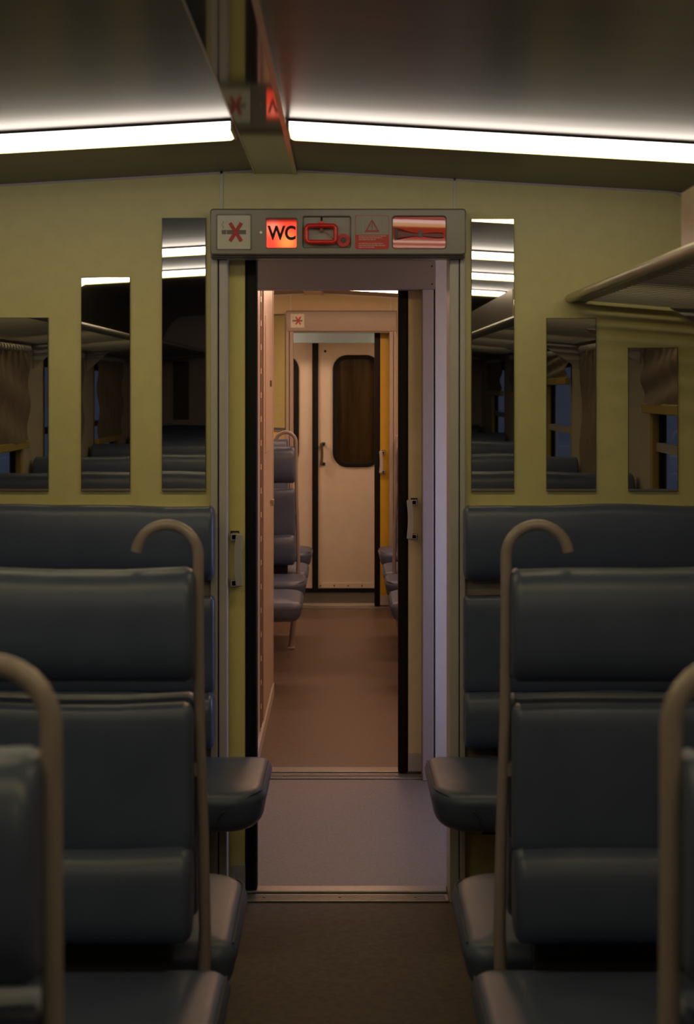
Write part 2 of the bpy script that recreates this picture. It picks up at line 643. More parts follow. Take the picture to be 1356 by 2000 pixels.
# entrance areas: the outer door on the left has a window
struct('wall_entrance_left', B((XL - 0.06, XL, 4.6, 6.2, 0, 2.25)), 'lilac', 'closed outer wall of the entrance area', 'wall')
struct('wall_entrance_right', B((XR, XR + 0.06, 4.6, 4.97, 0, 2.25), (XR, XR + 0.06, 5.69, 6.2, 0, 2.25), (XR, XR + 0.06, 4.97, 5.69, 0, 0.50), (XR, XR + 0.06, 4.97, 5.69, 1.46, 2.25)), 'lilac', 'outer door wall of the entrance area, dusk light coming through its window', 'wall')
struct('wall_far_left', B((XL - 0.06, XL, 6.2, 11.8, 0, 2.25)), 'wall', 'side wall of the warm lit car beside the toilet cabin', 'wall')
struct('wall_far_right', B((XR, XR + 0.06, 6.2, 11.8, 0, 2.25)), 'wall', 'side wall of the warm lit car opposite the toilet cabin', 'wall')


ORD = ('first', 'second', 'third', 'fourth', 'fifth')


def where(s, y):
    return '%s from the partition on the %s wall' % (ORD[WIN_Y.index(y)], 'left' if s < 0 else 'right')


def window(i, s, y, drop):
    """one side window with its frame, transom, pane; the blind hangs in front."""
    x = XL if s < 0 else XR
    t = tag(obj('window_%d' % i, B((min(x, x + s * 0.05), max(x, x + s * 0.05), y - WIN_HALF, y - WIN_HALF + 0.05, WZ0, WZ1),
                                   (min(x, x + s * 0.05), max(x, x + s * 0.05), y + WIN_HALF - 0.05, y + WIN_HALF, WZ0, WZ1),
                                   (min(x, x + s * 0.05), max(x, x + s * 0.05), y - WIN_HALF + 0.05, y + WIN_HALF - 0.05, WZ0, WZ0 + 0.04),
                                   (min(x, x + s * 0.05), max(x, x + s * 0.05), y - WIN_HALF + 0.05, y + WIN_HALF - 0.05, WZ1 - 0.04, WZ1)), 'brass'),
            'ochre framed side window, ' + where(s, y), 'window', 'side windows', 'structure')
    ca = lambda a, b: (min(x + s * a, x + s * b), max(x + s * a, x + s * b))
    obj('transom', B((*ca(0.015, 0.045), y - WIN_HALF + 0.05, y + WIN_HALF - 0.05, 1.30, 1.335)), 'lilac', t)
    obj('rubber_seal', B((*ca(0.025, 0.05), y - WIN_HALF + 0.05, y - WIN_HALF + 0.075, WZ0 + 0.04, WZ1 - 0.04),
                         (*ca(0.025, 0.05), y + WIN_HALF - 0.075, y + WIN_HALF - 0.05, WZ0 + 0.04, WZ1 - 0.04)), 'rubber', t)
    obj('pane', B((*ca(0.034, 0.038), y - WIN_HALF + 0.05, y + WIN_HALF - 0.05, WZ0 + 0.03, WZ1 - 0.03)), 'glass', t)
    return t


# ---------------------------------------------------------------- doorways


def doorway(y, label, m='trim'):
    """painted metal frame around a doorway: jamb strips and groove on both sides."""
    t = empty('trim_doorframe', (-0.015, y, 0), label, 'door frame', kind='structure')
    zt = 1.965
    obj('jamb', B((-0.400, -0.3785, y - 0.035, y + 0.0, 0, zt), (-0.3745, OL, y - 0.03, y + 0.055, 0, zt), bev=0.003), m, t)
    obj('groove', B((-0.3785, -0.3745, y - 0.02, y, 0, zt)), 'trim_dark', t)
    obj('jamb', B((OR_, 0.3475, y - 0.03, y + 0.115, 0, zt), (0.3505, 0.367, y - 0.035, y + 0.0, 0, zt), bev=0.003), m, t)
    obj('groove', B((0.3475, 0.3505, y - 0.02, y, 0, zt)), 'trim_dark', t)
    obj('head', B((OL, OR_, y - 0.0, y + 0.03, 1.955, 1.99)), m, t)
    # small foot plate of the frame
    return t


doorway(4.60, 'grey beige metal frame of the nearest open doorway')
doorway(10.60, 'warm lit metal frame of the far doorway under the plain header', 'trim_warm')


def pull(parent, xb, xg, y, z0, z1, m='handle'):
    """D shaped pull handle: two feet at xb, bowed grip at xg standing out to y-0.05."""
    h = bmesh.new()
    d = -0.045
    n = 12
    rings = []
    for k in range(n + 1):
        u = k / n
        z = z0 + 0.006 + (z1 - z0 - 0.012) * u
        bow = math.sin(math.pi * u) * 0.010 * (1 if xg < xb else -1)
        w = 0.0105
        cx = xg + bow * 0.5
        cy = y + d
        rings.append([(cx - w, cy - 0.006, z), (cx + w, cy - 0.006, z), (cx + w, cy + 0.008, z), (cx - w, cy + 0.008, z)])
    loft(h, rings)
    for z in (z0 + 0.012, z1 - 0.012):
        box(h, min(xb, xg) - 0.009, max(xb, xg) + 0.009, y + d, y + d + 0.014, z - 0.010, z + 0.010, bev=0.003)
        box(h, xb - 0.010, xb + 0.010, y + d, y, z - 0.010, z + 0.010, bev=0.002)
    o = obj('handle', h, m, parent)
    obj('handle_socket', B((xb - 0.0135, xb + 0.0135, y - 0.002, y + 0.002, z0 - 0.003, z0 + 0.018), (xb - 0.0135, xb + 0.0135, y - 0.002, y + 0.002, z1 - 0.018, z1 + 0.003)), 'trim_dark', o)
    return o


def sliding_door(i, y, s, label, m):
    """leaf pushed back into its pocket; s=-1: pocket on the left, the rubber edge faces the opening."""
    xs = (-0.301, -0.264) if s < 0 else (0.220, 0.259)
    if s < 0:
        leaf = B((-1.05, xs[0], y - 0.014, y + 0.016, 0.012, 1.97), bev=0.002)
    else:
        leaf = B((xs[1], 1.02, y - 0.014, y + 0.016, 0.012, 1.97), bev=0.002)
    t = tag(obj('door_%d' % i, leaf, m), label, 'sliding door', kind='structure')
    seal = bmesh.new()
    box(seal, xs[0] - 0.001, xs[1], y - 0.022, y + 0.024, 0.006, 1.97, bev=0.010, seg=3)
    obj('rubber_edge', seal, 'rubber', t, smooth=True)
    if s < 0:
        pull(t, -0.333, -0.316, y - 0.014, Z(1145, 4.64), Z(1040, 4.64))
    else:
        pull(t, 0.283, 0.262, y - 0.014, 0.945, 1.105, 'handle')
    x0, x1 = (-0.345, xs[0]) if s < 0 else (xs[1], 0.318)
    kp = B((x0, x1, y - 0.017, y - 0.013, 0.014, 0.085))
    disc(kp, ((x0 + x1) / 2, 0.065), 0.005, y - 0.021, y - 0.016, 12)
    obj('kick_plate', kp, 'trim', t)
    return t


sliding_door(1, 4.675, -1, 'yellow sliding door pushed open to the left with thick black rubber edge', 'yellow')
sliding_door(2, 6.10, 1, 'cream sliding door of the second doorway with lilac pull handle', 'cream_door')
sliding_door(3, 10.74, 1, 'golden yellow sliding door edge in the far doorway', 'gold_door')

# second doorway: jamb post, lintel
t = empty('trim_post', (0.325, 6.02, 0), 'lilac grey post and lintel of the second doorway', 'door frame', kind='structure')
obj('post', B((0.312, 0.3555, 5.985, 6.13, 0, 2.03), bev=0.003), 'lilac', t)
lt = B((-0.40, 0.3605, 5.972, 6.07, Z(565, 5.975), 2.05), bev=0.003)
obj('lintel', lt, 'lintel', t)
sc = bmesh.new()
for zz in (Z(555, 5.97), Z(520, 5.97)):
    disc(sc, (0.348, zz), 0.0035, 5.969, 5.974, 10)
obj('screw', sc, 'black', t)
obj('skirting', B((0.357, 0.75, 6.015, 6.03, 0, 0.06)), 'trim_dark', t)
# lintel behind the far doorway
struct('trim_lintel', B((-0.62, 0.62, 11.30, 11.33, Z(670, 11.30), 2.0), bev=0.003), 'pale_lintel', 'pale bluish lintel plate above the closed end doors', 'lintel')


def threshold(y0, y1, yg, x0, x1, label):
    t = empty('trim_threshold', ((x0 + x1) / 2, (y0 + y1) / 2, 0), label, 'threshold', kind='structure')
    a = B((x0 - 0.02, x1, y0, yg - 0.006, 0, 0.006), bev=0.002)
    for k in range(4):
        box(a, x0, x1 - 0.01, y0 + 0.012 + 0.012 * k, y0 + 0.016 + 0.012 * k, 0.006, 0.0075)
    for x in (x0 + 0.10, (x0 + x1) / 2, x1 - 0.10):
        a2 = bmesh.new()
        bmesh.ops.create_cone(a2, segments=12, radius1=0.005, radius2=0.004, depth=0.003, cap_ends=True, matrix=Matrix.Translation((x, y0 + 0.03, 0.0085)))
        merge(a, a2)
    obj('plate', a, 'thresh', t)
    obj('track', B((x0, x1, yg - 0.006, yg + 0.006, 0, 0.002)), 'trim_dark', t)
    obj('plate', B((x0, x1, yg + 0.006, y1, 0, 0.010), bev=0.003), 'thresh', t)
    return t


threshold(4.572, 4.70, 4.640, -0.34, 0.318, 'worn metal threshold on the floor of the first doorway')
threshold(6.01, 6.17, 6.09, -0.335, 0.312, 'metal threshold on the floor of the second doorway')
threshold(10.66, 10.86, 10.75, -0.34, 0.318, 'thin shiny threshold at the end of the far floor')

# seams and edge trims on the partition above the header
struct('trim_seam', B((X(430, 4.6), X(436, 4.6), 4.594, 4.6, 2.06, 2.206), bev=0.001), 'white', 'pale seam strip on the wall above the header, on its left end', 'trim')
struct('trim_seam', B((X(885.5, 4.6), X(890.5, 4.6), 4.594, 4.6, 2.06, 2.19), bev=0.001), 'white', 'pale seam strip on the wall above the header, on its right end', 'trim')
struct('trim_seam', B((X(567, 10.6), X(569, 10.6), 10.596, 10.6, 2.06, 2.2), (X(762.5, 10.6), X(764.5, 10.6), 10.596, 10.6, 2.06, 2.2)), 'trim', 'thin seams on the wall above the far header', 'trim')


def crown(y, label):
    bm = bmesh.new()
    xs = [XL + (XR - XL) * k / 40 for k in range(41)] + [XC]
    xs.sort()
    for a, b in ((XL, -0.275), (-0.136, XR)):
        q = [x for x in xs if a < x < b]
        q = [a] + q + [b]
        loft(bm, [[(x, y - 0.006, ceil_z(x) + 0.002), (x, y - 0.006, ceil_z(x) - 0.006), (x, y, ceil_z(x) - 0.006), (x, y, ceil_z(x) + 0.002)] for x in q])
    return struct('trim_crown', bm, 'trim', label, 'trim')


crown(4.6, 'narrow trim line where the ceiling meets the cream partition')
crown(10.6, 'narrow trim line where the ceiling meets the far partition')

# ---------------------------------------------------------------- ceiling lights


def ceiling_light(s, yc, label, warm=False, group=None):
    x0, x1 = ((-1.50, -0.274) if s < 0 else (-0.136, 1.10))
    t = empty('ceiling_light', ((x0 + x1) / 2, yc, ceil_z((x0 + x1) / 2)), label, 'ceiling light', group or 'transverse ceiling lights')
    hw, h = 0.069, 0.0245
    base = bmesh.new()
    n = 16
    xs = [x0 + (x1 - x0) * k / n for k in range(n + 1)]
    loft(base, [[(x, yc - hw - 0.004, ceil_z(x) + 0.004), (x, yc - hw - 0.004, ceil_z(x) - 0.006), (x, yc + hw + 0.004, ceil_z(x) - 0.006), (x, yc + hw + 0.004, ceil_z(x) + 0.004)] for x in xs])
    obj('base', base, 'lamp_base', t)
    d = bmesh.new()
    r = 0.014
    st = [(x0 + r * (1 - math.cos(q)), r * (1 - math.sin(q))) for q in [math.pi / 2 * k / 5 for k in range(6)]]
    st += [(x0 + r + (x1 - x0 - 2 * r) * k / n, 0) for k in range(1, n)]
    st += [(x1 - r + r * math.sin(q), r * (1 - math.cos(q))) for q in [math.pi / 2 * k / 5 for k in range(6)]]
    rings = []
    for x, ins in st:
        zt = ceil_z(x) - 0.006
        zb = zt - h + ins
        c = 0.006
        rings.append([(x, yc - hw, zt), (x, yc - hw, zb + c), (x, yc - hw + c * 0.3, zb + c * 0.3), (x, yc - hw + c, zb), (x, yc + hw - c, zb), (x, yc + hw - c * 0.3, zb + c * 0.3), (x, yc + hw, zb + c), (x, yc + hw, zt)])
    loft(d, rings)
    d.normal_update()
    bmesh.ops.recalc_face_normals(d, faces=d.faces)
    for f in d.faces:
        f.material_index = 0 if abs(f.normal.y) > 0.6 else 1
    obj('diffuser', d, ['wside', 'wface'] if warm else ['side', 'face'], t)
    xe = x1 if s < 0 else x0
    obj('end_cap', B((xe - 0.003, xe + 0.003, yc - hw - 0.002, yc + hw + 0.002, ceil_z(xe) - 0.028, ceil_z(xe))), 'lamp_cap', t)
    return t


LY = [3.79, 2.22, 0.95, -0.45]
ceiling_light(-1, LY[0], 'glowing tube light across the ceiling, left of the centre channel')
ceiling_light(1, LY[0], 'glowing tube light across the ceiling, right of the centre channel')
for y in LY[1:]:
    for s in ((-1, 1) if y > 0 else (1,)):
        row = {2.22: 'second', 0.95: 'third', -0.45: 'fourth'}[y]
        ceiling_light(s, y, 'ceiling tube light, %s row from the partition, %s of the centre channel' % (row, 'left' if s < 0 else 'right'), group='ceiling lights behind the first row')
ceiling_light(1, 9.60, 'warm ceiling light just above the far header, a thin bright sliver', True)
ceiling_light(-1, 9.60, 'warm ceiling light of the far car, hidden behind the lintel beside the channel', True)
ceiling_light(1, 8.3, 'warm ceiling light over the middle of the far car', True, 'warm ceiling lights of the far car')
ceiling_light(1, 6.9, 'warm ceiling light over the toilet corridor', True, 'warm ceiling lights of the far car')
for cx, side in ((-0.72, 'left'), (0.78, 'right')):
    vl = empty('ceiling_light', (cx, 5.12, 2.2), 'amber ceiling light of the entrance area, %s of the doorway' % side, 'ceiling light')
    obj('base', B((cx - 0.26, cx + 0.26, 5.04, 5.20, 2.190, 2.2)), 'lamp_base', vl)
    obj('diffuser', B((cx - 0.25, cx + 0.25, 5.05, 5.19, 2.165, 2.190), bev=0.004), 'amber', vl)
for cx, side in ((-0.95, 'left'), (0.95, 'right')):
    el = empty('ceiling_light', (cx, 11.0, 2.15), 'ceiling light of the end entrance, %s of the far doorway' % side, 'ceiling light')
    obj('base', B((cx - 0.22, cx + 0.22, 10.90, 11.10, 2.142, 2.152)), 'lamp_base', el)
    obj('diffuser', B((cx - 0.21, cx + 0.21, 10.91, 11.09, 2.110, 2.142), bev=0.004), 'entrance', el)

# ---------------------------------------------------------------- mirrors on the partition


def wall_mirror(x0, x1, z0, z1, y, label, group='slim mirrors on the partition', tilt=0.0):
    me = B((x0, x1, y - 0.006, y, z0, z1))
    t = tag(obj('wall_mirror', me, 'mirror_edge'), label, 'mirror', group)
    g = bmesh.new()
    box(g, x0 + 0.0015, x1 - 0.0015, y - 0.0075, y - 0.0055, z0 + 0.0015, z1 - 0.0015)
    mg = obj('mirror_glass', g, 'mirror', t)
    mg.rotation_euler.x = tilt
    clip = B((x0, x1, y - 0.010, y, z0 - 0.004, z0 + 0.002))
    obj('ledge', clip, 'alu', t)
    return t


ZB = Z(956, 4.6)
for (a, b, top, lab) in (
        (316, 402, 425, 'tallest mirror left of the header box, beside the door frame'),
        (158, 254, 541, 'middle height mirror second left of the doorway'),
        (-2, 94, 620, 'shortest mirror at the far left end of the partition'),
        (921, 1005, 427, 'tallest mirror right of the header box, beside the door frame'),
        (1068, 1165, 621, 'mirror below the luggage rack tip, second right of the doorway'),
        (1228, 1325, 679, 'lowest mirror under the luggage rack, reflecting a window blind')):
    wall_mirror(X(a, 4.59), X(b, 4.59), ZB, Z(top, 4.59), 4.6, lab, tilt=0.0016 if top < 430 else 0.0)
wall_mirror(-0.545, X(557, 10.59), 1.253, Z(613, 10.59), 10.6, 'narrow greenish mirror on the far partition beside its header', None)
for i, x in enumerate((-1.42, -1.12, -0.82)):
    wall_mirror(x - 0.07, x + 0.07, 1.24, 1.75, -4.094, 'dim mirror on the back partition, %s of three, seen only in reflection' % ('nearest the side wall', 'middle', 'nearest the aisle')[i], 'mirrors on the back partition')
    bpy.context.view_layer.update()

# ---------------------------------------------------------------- door header box with signs
HY = 4.50
PX = lambda p: X(p, HY)
PZ = lambda p: Z(p, HY)
hb = empty('door_header_box', (PX(660), HY, PZ(500)), 'grey metal header box over the doorway with lit red WC sign', 'sign box')
holes = [rr(PX(518), PX(582), PZ(486), PZ(425), 0.008), rr(PX(590), PX(687), PZ(485), PZ(421), 0.008), rr(PX(765), PX(873.5), PZ(487), PZ(420.5), 0.012)]
pl = curve_mesh([rr(PX(413), PX(908), PZ(495), PZ(410), 0.006)] + holes, HY, 0.024, 0.004)
link('housing', pl, 'header', hb, smooth=True)
body = B((PX(409.5), PX(911), HY + 0.03, 4.602, PZ(503), PZ(406)), bev=0.005)
box(body, PX(412), PX(909), HY + 0.012, HY + 0.04, PZ(501), PZ(408), bev=0.006)
obj('casing', body, 'header', hb)
# recess backs are the casing itself; recess liners keep the look of separate trays
wx, wz = (PX(518) + PX(582)) / 2, (PZ(486) + PZ(425)) / 2
wl = obj('wc_sign', B((PX(517), PX(583), HY + 0.006, HY + 0.011, PZ(487), PZ(424))), 'wc', hb, label='lit red WC sign')
link('lettering', text_mesh('WC', PX(551), PZ(456), HY + 0.0045, 0.0565, 0.0012, sx=0.83, weight=0.0019), 'letter', wl)
obj('alarm_tray', B((PX(589), PX(688), HY + 0.0105, HY + 0.013, PZ(486), PZ(420))), 'recess', hb)
# alarm handle: rounded red loop
al = bmesh.new()
loop = rr(PX(599), PX(656), PZ(473.5), PZ(441.5), 0.010, 5)
pts = [(x, HY - 0.012, z) for x, z in loop]
n = 10
rings = []
for i, p in enumerate(pts):
    a, b = Vector(pts[i - 1]), Vector(pts[(i + 1) % len(pts)])
    tg = (b - a).normalized()
    nn = Vector((0, 1, 0)).cross(tg).normalized()
    rings.append([Vector(p) + nn * 0.0068 * math.cos(2 * math.pi * k / n) + Vector((0, 1, 0)) * 0.0068 * math.sin(2 * math.pi * k / n) for k in range(n)])
rings.append(rings[0])
loft(al, rings, caps=False)
bmesh.ops.remove_doubles(al, verts=al.verts, dist=1e-6)
ah = obj('alarm_handle', al, 'red', hb, smooth=True, label='red loop of the alarm handle')
hub = bmesh.new()
disc(hub, (PX(628), PZ(438)), 0.0085, HY - 0.012, HY + 0.010, 20)
box(hub, PX(620), PX(636.5), HY - 0.008, HY + 0.004, PZ(441), PZ(436), bev=0.002)
obj('hub', hub, 'red', ah)
pin = bmesh.new()
disc(pin, (PX(628), PZ(450)), 0.0055, HY - 0.012, HY + 0.010, 16)
disc(pin, (PX(628), PZ(445)), 0.0035, HY - 0.012, HY + 0.010, 16)
obj('pivot', pin, 'hammer', ah)
obj('cable', tube(bmesh.new(), [(PX(628), HY + 0.002, PZ(434)), (PX(628.5), HY + 0.004, PZ(427)), (PX(628), HY + 0.012, PZ(421))], 0.0026, 8), 'black', ah)
obj('seal_wire', tube(bmesh.new(), [(PX(632), HY - 0.004, PZ(451)), (PX(641), HY - 0.002, PZ(458)), (PX(653), HY + 0.002, PZ(468))], 0.0007, 6), 'cross', ah)
ring = obj('reset_ring', disc(bmesh.new(), (PX(671), PZ(469.5)), 0.0198, HY - 0.004, HY + 0.011, 32, 0.0085), 'red_print', hb)
lock = disc(bmesh.new(), (PX(671), PZ(469.5)), 0.0085, HY + 0.001, HY + 0.011, 24)
obj('lock', lock, 'black', ring)
obj('lock_core', disc(bmesh.new(), (PX(671), PZ(469.5)), 0.0045, HY - 0.003, HY + 0.003, 16, 0.0025), 'grey_print', ring)
# small screw beside the WC sign
obj('screw', disc(bmesh.new(), (PX(510), PZ(454)), 0.0038, HY - 0.0025, HY + 0.001, 16), 'alu', hb)


def no_smoking(parent, x0, x1, z0, z1, y):
    """pale square sticker: cigarette crossed out in red."""
    w = x1 - x0
    fr = link('no_smoking_sticker', curve_mesh([rr(x0, x1, z0, z1, w * 0.035)], y - 0.001, 0.001), 'sticker', parent)
    cx, cz = (x0 + x1) / 2, (z0 + z1) / 2
    c = B((x0 + 0.13 * w, x0 + 0.27 * w, y - 0.0016, y - 0.0009, cz - 0.065 * w, cz + 0.065 * w),
          (x0 + 0.285 * w, x1 - 0.13 * w, y - 0.0016, y - 0.0009, cz - 0.065 * w, cz + 0.065 * w))
    obj('cigarette', c, 'grey_print', fr)
    obj('smoke_line', tube(bmesh.new(), [(x0 + (0.16 + 0.025 * math.sin(k * 1.1)) * w, y - 0.0014, cz + (0.11 + 0.028 * k) * w) for k in range(9)], 0.008 * w, 5), 'grey_print', fr)
    xx = bmesh.new()
    for s in (-1, 1):
        q = bmesh.new()
        box(q, -0.055 * w, 0.055 * w, -0.0004, 0.0004, -0.33 * w, 0.33 * w)
        merge(xx, q, 0, Matrix.Translation((cx + 0.055 * w, y - 0.0021 - 0.0002 * s, cz)) @ Matrix.Rotation(s * math.radians(32), 4, 'Y'))
    obj('red_cross', xx, 'cross', fr)
    return fr


link('sticker_frame', curve_mesh([rr(PX(422.5), PX(491.5), PZ(488.5), PZ(418.5), 0.004), rr(PX(423.3), PX(490.7), PZ(487.7), PZ(419.3), 0.004)], HY - 0.0006, 0.0006), 'trim_dark', hb)
no_smoking(hb, PX(425), PX(489), PZ(486), PZ(421), HY - 0.0002)
# warning sticker
ws = link('warning_sticker', curve_mesh([rr(PX(694), PX(760), PZ(487), PZ(421), 0.007)], HY - 0.0008, 0.0008), 'header', hb, label='warning sticker with red triangle above white text on red')
link('sticker_border', curve_mesh([rr(PX(694), PX(760), PZ(487), PZ(421), 0.007), rr(PX(694.8), PX(759.2), PZ(486.2), PZ(421.8), 0.0065)], HY - 0.0012, 0.0005), 'red_print', ws)
zr = PZ(458.5)
low = [p for p in rr(PX(694), PX(760), PZ(487), PZ(421), 0.007) if p[1] < zr]
low = [(PX(694), zr)] + low + [(PX(760), zr)]
link('red_field', curve_mesh([low], HY - 0.0014, 0.0006), 'red_print', ws)
link('white_square', curve_mesh([rr(PX(709), PX(745), PZ(457), PZ(424), 0.003)], HY - 0.0014, 0.0006), 'header', ws)
link('square_border', curve_mesh([rr(PX(709), PX(745), PZ(457), PZ(424), 0.003), rr(PX(709.6), PX(744.4), PZ(456.4), PZ(424.6), 0.0028)], HY - 0.0018, 0.0004), 'trim', ws)
tri = lambda k: [(PX(727 + dx * k), PZ(443.5 + dy * k)) for dx, dy in ((0, -15.5), (-14.5, 9.8), (14.5, 9.8))]
link('triangle', curve_mesh([tri(1.0), tri(0.66)], HY - 0.0020, 0.0005), 'cross', ws)
ex = B((PX(726.3), PX(727.7), HY - 0.0020, HY - 0.0016, PZ(446), PZ(436)), (PX(726.3), PX(727.7), HY - 0.0020, HY - 0.0016, PZ(449.6), PZ(447.8)))
obj('exclamation_mark', ex, 'black', ws)
lines = bmesh.new()
rnd = random.Random(3)
for zz, wid in ((461.2, 53), (464.6, 45), (468.2, 33), (475.6, 47), (479.4, 52), (483.0, 32)):
    x = 701.0
    while x < 701 + wid - 2:
        l = min(rnd.uniform(3.0, 8.0), 701 + wid - x)
        box(lines, PX(x), PX(x + l), HY - 0.0019, HY - 0.0013, PZ(zz + 0.75), PZ(zz - 0.75))
        x += l + 1.1
obj('small_print', lines, 'white_print', ws)
# hammer compartment: convex glossy red cover plate and clear lip
hc = bmesh.new()
xa, xb, za, zb = PX(764), PX(874.5), PZ(488), PZ(419.5)
rings = []
for k in range(25):
    u = k / 24
    z = za + (zb - za) * u
    y = HY + 0.006 + 0.0011 * (2 * u - 1) ** 2 + 0.00078 * (2 * u - 1)
    rings.append([(xa, y, z), (xb, y, z), (xb, HY + 0.013, z), (xa, HY + 0.013, z)])
loft(hc, rings)
hcov = obj('hammer_cover', hc, 'red_plate', hb, smooth=True, label='glossy red cover over the emergency hammer')
# hammer outline moulded on the cover
hm = bmesh.new()
prof = [(771, 10.5), (774, 12), (782, 11), (792, 8), (805, 5), (818, 3.2), (824, 3.0), (838, 5.0), (852, 6.2), (862, 6.0), (867, 4.5)]
yy = HY + 0.0062
loft(hm, [[(PX(p), yy, PZ(457 + 0.03 * (p - 771) + h)), (PX(p), yy, PZ(457 + 0.03 * (p - 771) - h)), (PX(p), yy - 0.0016, PZ(457 + 0.03 * (p - 771) - h * 0.6)), (PX(p), yy - 0.0016, PZ(457 + 0.03 * (p - 771) + h * 0.6))] for p, h in prof])
hmm = tag(obj('emergency_hammer', hm, 'hammer'), 'dark red emergency hammer in the glossy red window of the header box', 'emergency hammer')
col = B((PX(817), PX(825), yy - 0.0026, yy - 0.0002, PZ(463), PZ(450)), bev=0.001)
obj('collar', col, 'grey_print', hmm)
hd = B((PX(771), PX(777), yy - 0.0028, yy - 0.0002, PZ(468), PZ(445)), bev=0.001)
obj('hammer_head', hd, 'black', hmm)

# plain header over the far doorway with its own sticker
FY = 10.555
fb = empty('door_header_box', (X(667, FY), FY, Z(647, FY)), 'plain beige header over the far doorway with a small no smoking sticker', 'sign box')
obj('housing', B((X(560, FY), X(775, FY), FY, 10.602, Z(647, FY), Z(608, FY)), bev=0.006), 'trim_warm', fb, smooth=True)
obj('rim', B((X(559, FY), X(776, FY), FY + 0.02, 10.602, Z(650, FY), Z(606.5, FY)), bev=0.004), 'header', fb)
no_smoking(fb, X(568, FY), X(594.5, FY), Z(640, FY), Z(613, FY), FY - 0.0005)

# ---------------------------------------------------------------- toilet cabin wall on the left of the far corridor
cw = tag(obj('wall_corridor', B((XL, -0.362, 6.17, 7.70, 0, 2.235), bev=0.002), 'pink'), 'pinkish panelled cabin wall along the left of the far corridor', 'wall', kind='structure')
xf = -0.362
obj('hinge', B(*[(xf, xf + 0.0022, 6.655, 6.675, 0.06 + 0.105 * k, 0.06 + 0.105 * k + 0.08) for k in range(20)]), 'trim_dark', cw)
obj('gap', B((xf, xf + 0.0015, 6.76, 6.775, 0.03, 2.2), (xf, xf + 0.0015, 6.60, 6.606, 0.03, 2.2)), 'trim_dark', cw)
ad = obj('access_door', B((xf, xf + 0.006, 6.80, 7.62, 0.06, 2.12), bev=0.002), 'pink', cw)
obj('inset_panel', B((xf + 0.006, xf + 0.009, 6.92, 7.42, 1.25, 1.88), bev=0.002), 'pink', ad)
obj('ashtray', B((xf + 0.006, xf + 0.008, 7.08, 7.24, 1.30, 1.46)), 'hammer', ad)
obj('latch', B((xf + 0.006, xf + 0.022, 7.40, 7.46, 0.985, 1.005), (xf + 0.006, xf + 0.018, 7.52, 7.56, 0.965, 0.98), bev=0.003), 'alu', ad)
obj('lock', B((xf + 0.006, xf + 0.016, 7.30, 7.36, 1.555, 1.585), bev=0.003), 'handle_dark', ad)
obj('end_panel', B((XL, -0.362, 7.70, 7.704, 0, 2.2)), 'wall', cw)
struct('trim_cabin', B((xf, xf + 0.008, 7.66, 7.705, 0, 2.2), bev=0.002), 'pink', 'corner trim at the end of the toilet cabin wall', 'trim')
struct('baseboard_corridor', B((xf, xf + 0.012, 6.17, 7.70, 0, 0.055)), 'trim', 'beige skirting along the foot of the toilet cabin wall', 'skirting')
struct('wall_corridor_right', B((0.36, XR, 7.55, 7.70, 0, 2.235)), 'pink', 'short partition behind the first bench of the far car', 'wall')

# ---------------------------------------------------------------- closed end doors


def leaf(i, x0, x1, wx0, wx1, label):
    y = 11.50
    zt, zb = 1.98, 0.03
    t = tag(link('door_%d' % i, curve_mesh([[(x0, zb), (x1, zb), (x1, zt), (x0, zt)], rr(wx0, wx1, 0.96, 1.785, 0.10, 8)], y, 0.04), 'far_door'), label, 'door', kind='structure')
    link('window_rubber', curve_mesh([rr(wx0 - 0.008, wx1 + 0.008, 0.952, 1.793, 0.108, 8), rr(wx0 + 0.016, wx1 - 0.016, 0.976, 1.769, 0.085, 8)], y - 0.010, 0.02, 0.004), 'rubber', t, smooth=True)
    link('pane', curve_mesh([rr(wx0 + 0.01, wx1 - 0.01, 0.97, 1.775, 0.09, 8)], y + 0.012, 0.006), 'tinted', t)
    ks = B((x0, x1, y - 0.004, y, zb + 0.004, zb + 0.042))
    k = bmesh.new()
    x = x0 + 0.02
    while x < x1:
        disc(k, (x, zb + 0.022), 0.006, y - 0.008, y - 0.003, 10)
        x += 0.105
    kp = obj('kick_plate', ks, 'far_door', t)
    obj('rivet', k, 'handle_dark', kp)
    obj('bottom_rubber', B((x0, x1, y - 0.002, y + 0.03, 0.002, zb)), 'rubber', t)
    return t


d4 = leaf(4, X(621, 11.5), 0.36, X(653, 11.5), 0.27, 'pale right leaf of the closed end door with a large dark window')
rb = B((X(610, 11.5), X(622, 11.5), 11.485, 11.53, 0.004, 1.98), bev=0.006)
obj('rubber_edge', rb, 'rubber', d4)
pull(d4, X(632, 11.5), X(628, 11.5), 11.5, Z(909, 11.45), Z(865, 11.45), 'handle_dark')
lp = B((X(627, 11.5), X(647, 11.5), 11.497, 11.5, Z(702, 11.5), Z(673, 11.5)), bev=0.001)
lpo = obj('lock_plate', lp, 'far_door', d4)
obj('keyhole', disc(bmesh.new(), (X(635.5, 11.5), Z(686, 11.5)), 0.010, 11.492, 11.498, 16), 'black', lpo)
leaf(5, -0.62, X(610, 11.5), -0.60, X(583, 11.5) - 0.008, 'narrow visible left leaf of the closed end door')

# ---------------------------------------------------------------- benches


